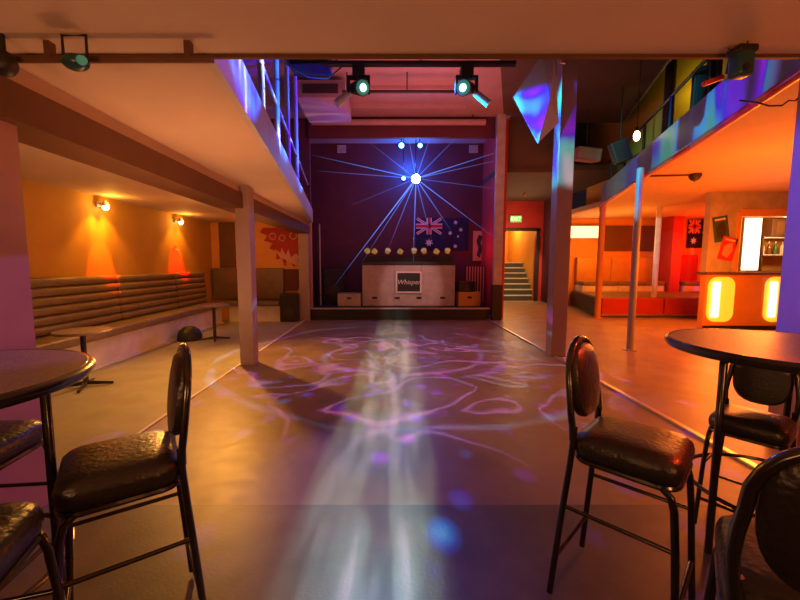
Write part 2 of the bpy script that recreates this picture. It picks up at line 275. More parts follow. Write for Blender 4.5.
def tag(o, label, cat, group=None, kind=None):
    o['label'] = label; o['category'] = cat
    if group: o['group'] = group
    if kind: o['kind'] = kind
    return o
def thing(name, label, cat, loc=(0, 0, 0), rz=0.0, group=None, rot=None):
    o = bpy.data.objects.new(name, None); C.objects.link(o); o.location = loc; o.rotation_euler = rot or (0, 0, rz); o.empty_display_size = 0.1
    return tag(o, label, cat, group)
def struct(name, mb, m, label, cat, smooth=False): return tag(mb.build(name, m, None, smooth), label, cat, None, 'structure')
def dup(root, loc, rz, label, scale=1.0, rot=None):
    def cp(o, par):
        c = o.copy(); C.objects.link(c); c.parent = par
        for ch in list(o.children): cp(ch, c)
        return c
    r = cp(root, None); r.location = loc; r.rotation_euler = rot or (0, 0, rz); r.scale = (scale,)*3; r['label'] = label; return r
def text(s, size, m, parent, loc, rot=(PI/2, 0, 0), name='lettering', shear=0.0, ext=0.004):
    c = bpy.data.curves.new(name, 'FONT'); c.body = s; c.size = size; c.align_x = 'CENTER'; c.align_y = 'CENTER'; c.extrude = ext; c.shear = shear
    c.materials.append(m); q = bpy.data.objects.new('temporary', c); me = bpy.data.meshes.new_from_object(q); bpy.data.objects.remove(q); me.materials.clear(); me.materials.append(m)
    o = bpy.data.objects.new(name, me); C.objects.link(o); o.parent = parent; o.location = loc; o.rotation_euler = rot; return o

# ================================================================== STRUCTURE
X_L, X_R = -4.75, 14.5
struct('floor_lounge', MB().span((X_L-.2, 2.28, -.2), (-2.2, 10.7, 0)), M['carpet'], 'beige vinyl floor of the lounge along the left bench', 'floor')
struct('floor_dance', MB().span((-2.2, 2.28, -.2), (2.72, 10.4, 0)), M['dance'], 'worn brown dance floor under the disco lights', 'floor')
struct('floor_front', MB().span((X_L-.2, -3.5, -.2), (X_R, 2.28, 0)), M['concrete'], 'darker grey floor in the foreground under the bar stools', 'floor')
struct('floor_right', MB().span((2.72, 2.28, -.2), (X_R, 20.5, 0)), M['rfloor'], 'orange lit floor between dance floor and bar', 'floor')
struct('trim_1', MB().box((-2.2, 6.3, 0.005), (0.03, 8.0, 0.012)), M['flagwhite'], 'thin pale strip along the left edge of dance floor', 'floor trim')
struct('trim_2', MB().box((2.72, 6.3, 0.01), (0.055, 8.0, 0.022), bev=.004), M['strip'], 'metal edge strip along the right side of dance floor', 'floor trim')
struct('ceiling_front', MB().span((X_L-.2, -3.5, 2.61), (X_R, 2.155, 2.9)), M['ceiling'], 'low brown ceiling above the foreground bar tables', 'ceiling')
struct('trim_3', MB().span((X_L, 2.156, 2.592), (X_R, 2.175, 2.66)), M['beam'], 'thin dark lip along the edge of the front ceiling', 'ceiling trim')
struct('wall_front', MB().span((X_L-.2, -3.6, 0), (X_R, -3.5, 2.7)), M['plaster'], 'wall behind the viewer', 'wall')
struct('wall_left', MB().span((X_L-.15, -3.5, 0), (X_L, 10.7, 6.4)), M['plaster'], 'ochre lit wall behind the padded bench', 'wall')
# left balcony
le = lambda y: -0.995 - 0.126*(y-2.26)
struct('ceiling_left', MB().prism([(X_L, 2.165), (le(2.165), 2.165), (le(10.35), 10.35), (-2.05, 10.5), (X_L, 10.5)], 0.12, Matrix.Translation((0, 0, 2.61))), M['ceiling'], 'peach underside of the left balcony', 'ceiling')
mb = MB(); a = Vector((le(2.17), 2.17)); b = Vector((le(10.35), 10.35)); t = (b-a).normalized(); nrm = Vector((t.y, -t.x))
mb.prism([a, b, b+nrm*.05, a+nrm*.05], .33, Matrix.Translation((0, 0, 2.60))); struct('trim_4', mb, M['fascia'], 'balcony fascia on the left washed in blue disco light', 'balcony fascia')
struct('beam_left', MB().span((-2.40, 2.0, 2.29), (-2.05, 10.3, 2.50)).span((-2.44, 1.9, 2.27), (-2.03, 2.12, 2.53)), M['beam'], 'brown beam running along the left row of columns', 'beam')
struct('trim_5', MB().span((-2.30, 2.165, 2.50), (-2.10, 10.3, 2.61)), M['ceiling'], 'salmon strip between left beam and balcony ceiling', 'beam trim')
struct('wall_lounge_end', MB().span((X_L, 10.5, 0), (-2.05, 10.65, 2.75)), M['orangepaint'], 'orange end wall of the left lounge', 'wall')
struct('pillar_left', MB().span((-2.72, 1.92, 0), (-2.13, 2.30, 2.29)), M['pillar'], 'broad white pillar behind the left bar table', 'pillar')
struct('pillar_right', MB().span((3.33, 3.0, 0), (3.60, 3.26, 3.08)), M['pillar'], 'pillar washed blue at the right edge', 'pillar')
struct('column', MB().span((-2.17, 5.58, 0), (-1.965, 5.79, 2.61), bev=.006), M['mauve'], 'square pale column at the left edge of dance floor', 'column')
struct('column', MB().span((-2.32, 10.16, 0), (-2.06, 10.42, 2.75), bev=.006).span((-2.34, 10.15, 0), (-2.05, 10.18, 0.85)), M['mauve'], 'column at the left corner of the stage', 'column')
struct('column', MB().span((2.66, 6.14, 0), (2.90, 6.36, 5.3), bev=.006), M['mauve'], 'tall pale column at the right edge of dance floor', 'column')
struct('column', MB().span((2.82, 10.2, 0.95), (3.04, 10.32, 5.3), bev=.006), M['greypaint'], 'pink lit pilaster right of the stage', 'column')
struct('baseboard_stage', MB().span((2.80, 10.18, 0), (3.06, 10.34, 0.95)), M['black'], 'black lower half of the pilaster right of stage', 'pilaster base')
# hall ceiling with ribs
mb = MB(); mb.prism([(X_L, 2.165), (.35, 2.165), (3.0, 10.3), (3.2, 10.3), (3.2, 12.8), (X_L, 12.8)], .12, Matrix.Translation((0, 0, 5.3)))
for y in (7.6, 8.6, 9.6): mb.span((-1.9, y, 5.22), (1.9, y+.12, 5.3))
struct('ceiling_hall', mb, M['hallceil'], 'high pink lit ceiling over the dance floor', 'ceiling')
struct('ceiling_side', MB().prism([(.35, 2.165), (3.7, 2.165), (4.58, 5.2), (5.34, 7.81), (6.37, 10.8), (3.2, 10.8), (3.2, 10.3), (3.0, 10.3)], .1, Matrix.Translation((0, 0, 5.3))), M['brownceil'], 'dark brown high ceiling beside the right gallery', 'ceiling')
mb = MB(); mb.tube([(4.58, 5.2, 5.29), (5.34, 7.81, 5.29), (6.37, 10.8, 5.29)], .025); struct('trim_6', mb, M['metal'], 'bright edge of the brown ceiling over the gallery', 'ceiling trim')
# stage walls
struct('wall_stage', MB().span((-2.6, 12.6, 0), (3.1, 12.75, 5.4)), M['maroon'], 'dark maroon wall at the back of the stage', 'wall')
struct('wall_stage_left', MB().span((-2.7, 10.66, 0), (-2.55, 12.75, 5.4)), M['maroon'], 'dark side wall left of the stage', 'wall')
struct('wall_stage_right', MB().span((3.06, 10.52, 0), (3.2, 12.75, 5.4)), M['red'], 'red side wall right of the stage', 'wall')
struct('wall_upper_left', MB().span((X_L, 10.5, 2.76), (-2.05, 10.65, 5.3)), M['maroon'], 'maroon wall at the end of the left gallery', 'wall')
struct('wall_header', MB().span((-2.05, 10.38, 4.78), (2.82, 10.48, 5.3)), M['maroon'], 'dark header above the stage opening', 'wall')
struct('stage_riser', MB().span((-2.05, 10.28, 0), (2.76, 12.6, 0.30)), M['stage'], 'low black stage at the end of dance floor', 'stage')
struct('trim_7', MB().span((-2.05, 10.255, 0.29), (2.76, 10.34, 0.325), bev=.004), M['greypaint'], 'pale edge strip along the stage front', 'stage trim')
# lobby
struct('wall_lobby', MB().span((3.2, 15.6, 0), (4.5, 15.75, 4.6)).span((4.5, 15.6, 2.82), (5.95, 15.75, 4.6)).span((5.95, 15.6, 0), (6.72, 15.75, 4.6)), M['red'], 'red lobby wall around the stair opening', 'wall')
struct('door_1', MB().span((5.95, 15.5, 0), (6.08, 15.62, 2.9)).span((4.42, 15.5, 0), (4.5, 15.62, 2.9)).span((4.42, 15.5, 2.82), (6.08, 15.62, 2.92)), M['black'], 'dark frame of the opening to the stairs', 'door frame')
struct('ceiling_lobby', MB().span((3.06, 10.62, 4.0), (6.72, 15.7, 4.15)), M['brownceil'], 'olive brown lobby ceiling with small lamp', 'ceiling')
struct('wall_bulkhead', MB().span((3.2, 10.62, 3.95), (4.66, 10.75, 5.3)), M['brownceil'], 'brown bulkhead above the lobby opening', 'wall')
struct('wall_lobby_side', MB().span((6.25, 13.98, 0), (6.36, 15.6, 4.0)), M['maroon'], 'dark side wall of the lobby', 'wall')
struct('wall_stair_end', MB().span((4.0, 19.6, 0), (8.2, 19.75, 4.6)), M['orangepaint'], 'orange wall at the top of the stairs', 'wall')
struct('wall_stair_side', MB().span((6.1, 15.76, 0), (6.2, 19.6, 4.6)).span((4.28, 15.76, 0), (4.38, 19.6, 4.6)), M['plaster'], 'walls beside the stairs', 'wall')
st = thing('staircase', 'flight of pale edged steps beyond the lobby door', 'stairs', (5.22, 15.78, 0))
for k in range(7):
    MB().span((-.78, .26*k, 0), (.84, .26*k+.26, .225*k+.185)).build('riser', M['riser'], st)
    MB().span((-.80, .26*k-.02, .225*k+.185), (.86, .26*k+.26, .225*k+.225), bev=.008).build('tread', M['tread'], st)
struct('floor_landing', MB().span((4.4, 17.63, 1.4), (6.1, 19.6, 1.575)), M['tread'], 'landing at the top of the stairs', 'floor')
struct('door_2', MB().span((4.75, 19.5, 1.575), (5.5, 19.6, 3.5)), M['beam'], 'dark brown door at the top of the stairs', 'door')
# right lounge
re_ = lambda y: 3.57 + 0.325*(y-3.51)
struct('ceiling_right', MB().prism([(re_(2.165), 2.165), (X_R, 2.165), (X_R, 14.0), (re_(10.8), 14.0), (re_(10.8), 10.8)], .14, Matrix.Translation((0, 0, 3.1))), M['rceiling'], 'bright orange underside of the right gallery', 'ceiling')
a = Vector((re_(2.17), 2.17)); b = Vector((re_(10.8), 10.8)); t = (b-a).normalized(); nrm = Vector((-t.y, t.x))
mb = MB(); mb.prism([a, b, b+nrm*.05, a+nrm*.05], .50, Matrix.Translation((0, 0, 3.12))); struct('trim_8', mb, M['rfascia'], 'gallery fascia on the right with blue and green light patches', 'balcony fascia')
mb = MB(); mb.tube([(a.x+nrm.x*.06, a.y+nrm.y*.06, 3.09), (b.x+nrm.x*.06, b.y+nrm.y*.06, 3.09)], .045); struct('trim_9', mb, M['redpaint'], 'red tube along the bottom edge of right fascia', 'fascia trim', True)
struct('wall_right_back', MB().span((6.25, 13.85, 0), (X_R, 14.0, 3.1)), M['orangepaint'], 'orange lit back wall behind the booth seats', 'wall')
struct('wall_right', MB().span((X_R, -3.5, 0), (X_R+.15, 14.0, 3.3)), M['plaster'], 'right side wall beyond the bar', 'wall')
struct('wall_gallery', MB().span((6.6, 2.2, 3.25), (6.75, 13.0, 6.4)), M['plaster'], 'yellow green lit wall of the upper gallery', 'wall')
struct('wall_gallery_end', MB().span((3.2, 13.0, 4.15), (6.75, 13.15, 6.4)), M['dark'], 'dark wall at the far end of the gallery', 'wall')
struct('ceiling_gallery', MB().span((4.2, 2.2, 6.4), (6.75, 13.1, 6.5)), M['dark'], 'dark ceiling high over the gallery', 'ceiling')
for (x, y, r, zt, l) in ((4.25, 6.63, .055, 3.1, 'silver pole nearest the viewer under the right gallery'), (5.85, 10.62, .08, 3.1, 'orange lit post at the corner of the low platform')):
    struct('post', MB().cyl((x, y, 0), (x, y, zt), r, n=20).cyl((x, y, 0), (x, y, .015), r*2), M['greymetal' if r < .06 else 'orangepaint'], l, 'post', True)
# platform
struct('platform', MB().prism([(5.95, 10.75), (10.2, 10.75), (10.2, 13.84), (6.86, 13.84), (6.72, 13.9)], .56), M['brownvinyl'], 'low platform in front of the orange booth seats', 'platform')
mb = MB()
for k in range(2): mb.span((6.02+1.75*k, 10.70, .08), (7.72+1.75*k, 10.75, .55), bev=.008)
struct('trim_10', mb, M['red'], 'red padded panels on the platform front', 'platform trim')
struct('trim_11', MB().span((5.95, 10.68, .06), (9.5, 10.74, .10)), M['metal'], 'metal kick rail along the platform front', 'platform trim')
mb = MB(); a = Vector((5.93, 10.75)); b = Vector((6.68, 13.8)); mb.prism([a, b, b+Vector((-.04, .01)), a+Vector((-.04, .01))], .48, Matrix.Translation((0, 0, .06))); struct('trim_12', mb, M['black'], 'black panel along the side of the platform', 'platform trim')
struct('post', MB().cyl((7.62, 10.95, .56), (7.62, 10.95, 3.1), .07), M['kick'], 'pale post standing on the platform', 'post', True)

# ================================================================== LEFT LOUNGE
g_bench = 'padded wall benches'
def bench(y0, y1, label, first):
    L = y1-y0; t = thing('wall_bench', label, 'bench', (X_L, (y0+y1)/2, 0), 0, g_bench)
    MB().span((.02, -L/2, 0), (.54, L/2, .40)).build('kickboard', M['kick'], t); MB().span((.54, -L/2, 0), (.60, L/2, .018)).build('skirting', M['flagwhite'], t)
    MB().box((.32, 0, .475), (.62, L-.01, .13), bev=.035, seg=3).build('seat', M['tanvinyl'], t, True)
    for k in range(6): MB().box((.14-.010*k, 0, .61+.128*k), (.18, L-.012, .126), bev=.055, seg=4).build('backrest_roll', M['tanvinyl'], t, True)
bench(4.3, 6.55, 'tan ribbed bench section nearest the white pillar under the yellow wall light', 1)
bench(6.55, 8.35, 'tan ribbed bench section between the two wall lights', 0)
bench(8.35, 9.72, 'tan ribbed bench section in the red light near the corner', 0)
t = thing('wall_bench', 'dark brown bench against the orange end wall', 'bench', (-3.5, 10.48, 0), 0, g_bench)
MB().span((-.62, -.5, 0), (.72, -.02, .42)).build('kickboard', M['kick'], t)
MB().box((-.02, -.33, .48), (1.48, .62, .12), bev=.03, seg=3).build('seat', M['brownvinyl'], t, True)
for x0, x1 in ((-1.2, -.05), (-.04, .72)): MB().box(((x0+x1)/2, -.07, .97), (x1-x0, .13, .84), bev=.025, seg=3).build('backrest_panel', M['brownvinyl'], t, True)
# downlight fittings on wall
def wall_lamp(y, label):
    t = thing('wall_lamp', label, 'lamp', (X_L, y, 2.42), 0, 'wall washer lamps over the bench')
    MB().box((.02, 0, .05), (.04, .09, .09), bev=.008).build('backplate', M['greymetal'], t)
    MB().cyl((.03, 0, .06), (.12, 0, .06), .012).build('arm', M['greymetal'], t)
    MB().lathe([(.0, .11), (.03, .11), (.045, .06), (.055, .02), (.05, .02), (.0, .035)], (.14, 0, 0), 20).build('lamp_shade', M['greymetal'], t, True)
    MB().ball((.14, 0, .0), .045).build('bulb', M['e_warm'], t, True)
wall_lamp(6.42, 'wall lamp casting yellow and orange light, nearer the pillar'); wall_lamp(8.73, 'wall lamp casting red light near the corner')
t = thing('ceiling_downlight', 'small glowing downlight in the left lounge ceiling', 'lamp', (-3.0, 6.85, 2.61))
MB().lathe([(.0, 0), (.07, 0), (.07, -.02), (.05, -.035)], n=24).build('trim_ring', M['greymetal'], t, True); MB().ball((0, 0, -.04), .028).build('bulb', M['e_warm'], t, True)
# pub tables
def low_table(x, y, label, h=.70):
    t = thing('pedestal_table', label, 'table', (x, y, 0), 0, 'small pedestal tables by the bench')
    MB().lathe([(0, h), (.29, h), (.30, h-.012), (.29, h-.03), (0, h-.03)]).build('tabletop', M['tabletop'], t, True)
    MB().cyl((0, 0, .03), (0, 0, h-.03), .03).build('column', M['blackgloss'], t, True)
    mb = MB()
    for k in range(4): mb.cyl((0, 0, .05), (.28*math.cos(PI/2*k+.4), .28*math.sin(PI/2*k+.4), .018), .025, .016)
    mb.build('foot', M['blackgloss'], t, True)
low_table(-3.70, 4.62, 'small pedestal table beside the pillar end of the bench'); low_table(-3.42, 7.55, 'small pedestal table near the red wall light')
o = MB().lathe([(0, .27), (.10, .26), (.19, .19), (.23, .08), (.22, .0), (0, 0)], (-3.92, 7.55, 0), 28).build('pouf', M['black'], None, True); tag(o, 'dark rounded pouf against the bench kickboard', 'pouf')
# speaker at column foot
def speaker(loc, d, rz, label, name='loudspeaker', m='black', group=None, rot=None):
    t = thing(name, label, 'speaker', loc, rz, group, rot)
    MB().span((-d[0]/2, -d[1]/2, 0), (d[0]/2, d[1]/2, d[2]), bev=.012).build('cabinet', M[m], t)
    MB().span((-d[0]/2+.03, -d[1]/2-.012, .03), (d[0]/2-.03, -d[1]/2, d[2]-.03), bev=.005).build('grille', M['stage'], t)
    MB().cyl((0, -d[1]/2-.012, d[2]*.38), (0, -d[1]/2-.02, d[2]*.38), min(d[0], d[2])*.28, n=28).build('cone', M['greymetal' if m != 'black' else 'dark'], t)
    return t
speaker((-2.55, 10.12, 0), (.46, .42, .72), 0, 'black speaker box on the floor by the stage corner')
o = MB().span((-2.78, 10.38, .80), (-2.36, 10.49, 1.36), bev=.015).build('upholstered_panel', M['maroon']); tag(o, 'brown red padded panel on the wall above the speaker', 'wall panel')
# mural
t = thing('wall_mural', 'red splash mural with pale rings and jagged strokes', 'mural', (-2.72, 10.49, 0))
Rm = Matrix.Rotation(PI/2, 4, 'X')
pts = [(-.62, 2.47), (.42, 2.47), (.42, 1.42), (.30, 1.55), (.20, 1.42), (.08, 1.56), (-.06, 1.44), (-.12, 1.66), (-.28, 1.62), (-.26, 1.84), (-.46, 1.92), (-.36, 2.06), (-.60, 2.12), (-.50, 2.26), (-.70, 2.34)]
MB().prism(pts, .012, Rm).build('red_field', M['mural'], t)
for (x, z, r) in ((-.36, 2.24, .085), (-.10, 2.20, .08), (.20, 2.26, .09)):
    mb = MB(); mb.tube([(x+r*math.cos(a), -.014, z+r*math.sin(a)) for a in [2*PI*k/16 for k in range(16)]], .02, 6, True); mb.build('pale_ring', M['pinkprint'], t)
zig = [(-.32, 1.90), (-.16, 1.80), (-.12, 1.94), (-.02, 1.74), (.06, 1.90), (.12, 1.68), (.26, 1.78), (.38, 1.66), (.20, 1.54), (.02, 1.52), (-.02, 1.62), (-.16, 1.66)]
MB().prism(zig, .02, Rm).build('pale_stroke', M['pinkprint'], t)
MB().prism([(-.06, 1.50), (.10, 1.58), (.30, 1.60), (.40, 1.52), (.26, 1.46), (.14, 1.52)], .022, Rm).build('pale_stroke', M['pinkprint'], t)
# door-like dark panel on end wall
struct('trim_13', MB().span((-4.52, 10.46, 1.4), (-4.10, 10.5, 2.61)), M['beam'], 'dark brown upright on the orange end wall', 'wall trim')

# ================================================================== BAR STOOLS AND TABLES
def rrect(w, d, r, n=6):
    P = []
    for cx, cy, a0 in ((w/2-r, d/2-r, 0), (-w/2+r, d/2-r, PI/2), (-w/2+r, -d/2+r, PI), (w/2-r, -d/2+r, 1.5*PI)):
        P += [(cx+r*math.cos(a0+PI/2*k/n), cy+r*math.sin(a0+PI/2*k/n)) for k in range(n+1)]
    return P
def loft(mb, rings, cap=True):
    R = [[mb.bm.verts.new(p) for p in r] for r in rings]; n = len(R[0])
    for A, B in zip(R, R[1:]):
        for k in range(n): mb.bm.faces.new((A[k], A[(k+1) % n], B[(k+1) % n], B[k]))
    if cap: mb.bm.faces.new(R[0][::-1]); mb.bm.faces.new(R[-1])
    return mb
def make_stool(label, loc, rz, back=True):
    """front is +x"""
    t = thing('bar_stool', label, 'bar stool', loc, rz, 'black bar stools')
    mb = MB(); prof = [(.93, .675), (.99, .685), (1.02, .705), (1.025, .73), (.99, .755), (.90, .772), (.70, .782), (.35, .786)]
    loft(mb, [[(x*f, y*f, z + (.006 if abs(x) < .1 else 0)) for x, y in rrect(.38, .37, .07)] for f, z in prof]).build('seat', M['vinyl'], t, True)
    mb = MB(); mb.tube([(x*.95, y*.95, .668) for x, y in rrect(.38, .37, .07)], .013, 8, True); mb.build('seat_frame', M['blackgloss'], t, True)
    for s in (-1, 1):
        # front leg: bends out of the seat frame and drops to the floor
        P = [(-.02, s*.165, .672), (.08, s*.168, .672), (.135, s*.170, .665), (.165, s*.173, .640), (.178, s*.176, .59), (.190, s*.184, .45), (.215, s*.20, .02)]
        MB().tube(P, .0135, 10).build('leg', M['blackgloss'], t, True).name = 'leg'
        P = [(-.185, s*.165, .80), (-.19, s*.166, .70), (-.198, s*.17, .60), (-.215, s*.185, .40), (-.245, s*.205, .02)]
        MB().tube(P, .0135, 10).build('leg', M['blackgloss'], t, True)
        MB().cyl((.191, s*.184, .44), (-.210, s*.182, .44), .009, n=10).build('stretcher', M['blackgloss'], t, True)
    MB().cyl((.205, -.195, .20), (.205, .195, .20), .011, n=10).build('footrest', M['blackgloss'], t, True)
    MB().cyl((-.228, -.195, .20), (-.228, .195, .20), .009, n=10).build('stretcher', M['blackgloss'], t, True)
    if back:
        tilt = lambda z: -.19 - .13*max(0, z-.80)
        W = .165; P = []
        for z in (.74, .80, .86, .92, .97): P.append((tilt(z), -W - .012*math.sin((z-.74)/.23*PI), z))
        for k in range(1, 12):
            a = PI - PI*k/12; z = .985 + .175*math.sin(a); P.append((tilt(z), W*math.cos(a), z))
        for z in (.97, .92, .86, .80, .74): P.append((tilt(z), W + .012*math.sin((z-.74)/.23*PI), z))
        MB().tube(P, .0145, 10).build('backrest_frame', M['blackgloss'], t, True)
        out = []
        for k in range(28):
            a = 2*PI*k/28; y = .148*math.copysign(abs(math.cos(a))**.75, math.cos(a)); z = .975 + .165*math.copysign(abs(math.sin(a))**.8, math.sin(a)); out.append((y, z))
        mb = MB(); rings = []
        for f, dx in ((.55, -.022), (.9, -.019), (1.0, -.006), (1.0, .012), (.92, .028), (.6, .036)):
            rings.append([(tilt(.975+(z-.975)*f)+dx, y*f, .975+(z-.975)*f) for y, z in out])
        loft(mb, rings).build('backrest', M['vinyl'], t, True)
    return t
aL = math.atan2(-.57, -.82); aR = math.atan2(-.71, .70)
s0 = make_stool('black vinyl bar stool right of the left table, its back seen edge on', (-1.03, 1.43, 0), aL)
dup(s0, (1.055, 1.585, 0), aR, 'black bar stool left of the right table with red light on its backrest')
dup(s0, (2.02, 2.06, 0), math.atan2(-.6, -.8), 'black bar stool behind the right table, mostly under the tabletop', .86)
dup(s0, (1.035, .85, 0), math.atan2(.78, .62), 'black bar stool at the bottom right corner with its arched back nearest')
dup(s0, (-1.20, .93, 0), math.atan2(.30, .95), 'black bar stool cut off at the bottom left corner')
make_stool('black backless bar stool tucked under the left table', (-1.78, 1.58, 0), 0.1, False)
def bar_table(c, r, angs, label):
    t = thing('bar_table', label, 'table', (*c, 0), 0, 'round bar tables'); h = 1.085
    MB().lathe([(0, h), (r-.028, h), (r-.028, h-.03), (0, h-.03)], n=64).build('tabletop', M['tabletop'], t, True)
    MB().lathe([(r-.027, h+.001), (r-.010, h-.001), (r, h-.012), (r, h-.03), (r-.012, h-.045), (r-.05, h-.046), (r-.05, h-.031)], n=64).build('table_edge', M['rim'], t, True)
    for a in angs:
        a = math.radians(a); x, y = .41*math.cos(a), .41*math.sin(a)
        MB().tube([(x*.6, y*.6, h-.04), (x*.94, y*.94, h-.045), (x, y, h-.075), (x*1.0, y*1.0, .4), (x*1.0, y*1.0, .0)], .017, 10).build('leg', M['blackgloss'], t, True)
    mb = MB(); mb.tube([(.39*math.cos(a), .39*math.sin(a), .30) for a in [2*PI*k/32 for k in range(32)]], .011, 8, True); mb.build('foot_ring', M['blackgloss'], t, True)
bar_table((-1.70, 1.36), .515, (8, 130, 250), 'round bar table at the left edge in front of the white pillar')
bar_table((2.08, 1.95), .53, (190, 42, 295), 'round bar table at the right edge')

# ================================================================== STAGE
t = thing('dj_booth', 'grey panelled booth with dark top standing centre stage', 'booth', (.62, 11.05, .30))
for x0, x1, m in ((-1.33, -.42, 'greypaint'), (-.415, .36, 'greypaint'), (.365, 1.33, 'greypaint')): MB().span((x0, 0, 0), (x1, .5, 1.16), bev=.006).build('front_panel', M[m], t)
MB().span((-1.34, .02, 1.165), (1.34, .85, 1.26), bev=.008).build('counter', M['black'], t)
MB().span((-1.30, .5, 0), (1.30, .82, 1.16)).build('back_shelf', M['black'], t)
MB().span((-1.33, .46, 1.26), (1.33, .60, 1.435)).build('upstand', M['stage'], t)
for x in (-.98, -.32, .30, .98): MB().span((x-.07, -.012, .20), (x+.07, .0, .26)).build('vent', M['black'], t)
t = thing('framed_sign', 'white framed black sign with script lettering on booth front', 'sign', (.62, 11.03, .98))
mb = MB(); W, Hh, f = .37, .31, .045
mb.span((-W, -.03, -Hh), (W, 0, -Hh+f)).span((-W, -.03, Hh-f), (W, 0, Hh)).span((-W, -.03, -Hh+f), (-W+f, 0, Hh-f)).span((W-f, -.03, -Hh+f), (W, 0, Hh-f)); mb.build('frame', M['flagwhite'], t)
MB().span((-W+f, -.018, -Hh+f), (W-f, -.002, Hh-f)).build('board', M['black'], t); text('Whisper', .19, M['flagwhite'], t, (0, -.022, 0), shear=.25)
for k, x in enumerate((-1.18, -.95, -.62, -.18, .18, .50, .90, 1.18)):
    t = thing('yellow_lamp', 'small yellow lamp on the booth top, number %s from the left' % ('first second third fourth fifth sixth seventh last'.split()[k]), 'lamp', (.62+x, 11.58, 1.735), 0, 'row of yellow lamps on the booth')
    t['label'] = ('%s yellow lamp from the left in the row on the booth' % 'first second third fourth fifth sixth seventh'.split()[k]) if k < 7 else 'rightmost yellow lamp in the row on the booth'
    a = random.uniform(-1.0, 1.0); d = Vector((math.sin(a), -.5, math.cos(a)*.6)).normalized(); c = Vector((0, 0, .11))
    MB().box((0, 0, .03), (.05, .05, .06)).build('bracket', M['black'], t); MB().cyl(c-d*.05, c+d*.09, .06, .08).build('housing', M['black'], t, True)
    MB().cyl(c-d*.0, c+d*.105, .07, .083).build('lens', M['e_yel'], t, True)
# boxes beside booth
def case(x, w, h, label, m):
    t = thing('flight_case', label, 'case', (x, 11.15, .30)); MB().span((-w/2, -.2, 0), (w/2, .3, h), bev=.008).build('body', M[m], t); MB().span((-.06, -.212, h*.55), (.06, -.2, h*.70)).build('handle', M['black'], t)
case(-1.08, .66, .36, 'low grey case on stage left of the booth', 'greypaint'); case(2.36, .62, .40, 'low orange lit case on stage right of the booth', 'orangepaint')
speaker((2.28, 11.25, .70), (.5, .36, .30), .2, 'black wedge monitor on the orange lit case', 'stage_monitor')
speaker((-1.66, 11.9, .30), (.62, .55, 1.05), .25, 'large black speaker at the back left of the stage')
t = thing('speaker_stand', 'thin stand with pale pole at the left of the stage', 'stand', (-1.86, 10.75, .30))
MB().cyl((0, 0, .05), (0, 0, 2.3), .018).build('pole', M['greymetal'], t, True)
for k in range(3): MB().cyl((0, 0, .35), (.28*math.cos(2.1*k), .28*math.sin(2.1*k), .012), .011).build('leg', M['black'], t, True)
t = thing('striped_panel', 'upright panel of pale vertical stripes beside the pilaster', 'panel', (2.72, 11.9, .30)); MB().span((-.30, 0, 0), (.3, .04, 1.15)).build('board', M['maroon'], t)
mb = MB()
for k in range(7): mb.span((-.27+.085*k, -.012, .02), (-.235+.085*k, 0, 1.12))
mb.build('stripes', M['pinkprint'], t)
t = thing('framed_poster', 'tall framed poster on the red wall right of the stage', 'poster', (2.98, 12.58, 2.08)); MB().span((-.2, -.03, -.48), (.2, 0, .48)).build('frame', M['orangepaint'], t)
MB().span((-.16, -.036, -.44), (.16, -.03, .44)).build('print', M['pinkprint'], t)
MB().prism([(-.08, -.3), (.02, -.38), (.1, -.1), (.04, .12), (.1, .3), (-.02, .36), (-.1, .15), (-.03, -.05)], .01, Matrix.Translation((0, -.036, 0)) @ Rm).build('dark_figure', M['dark'], t)

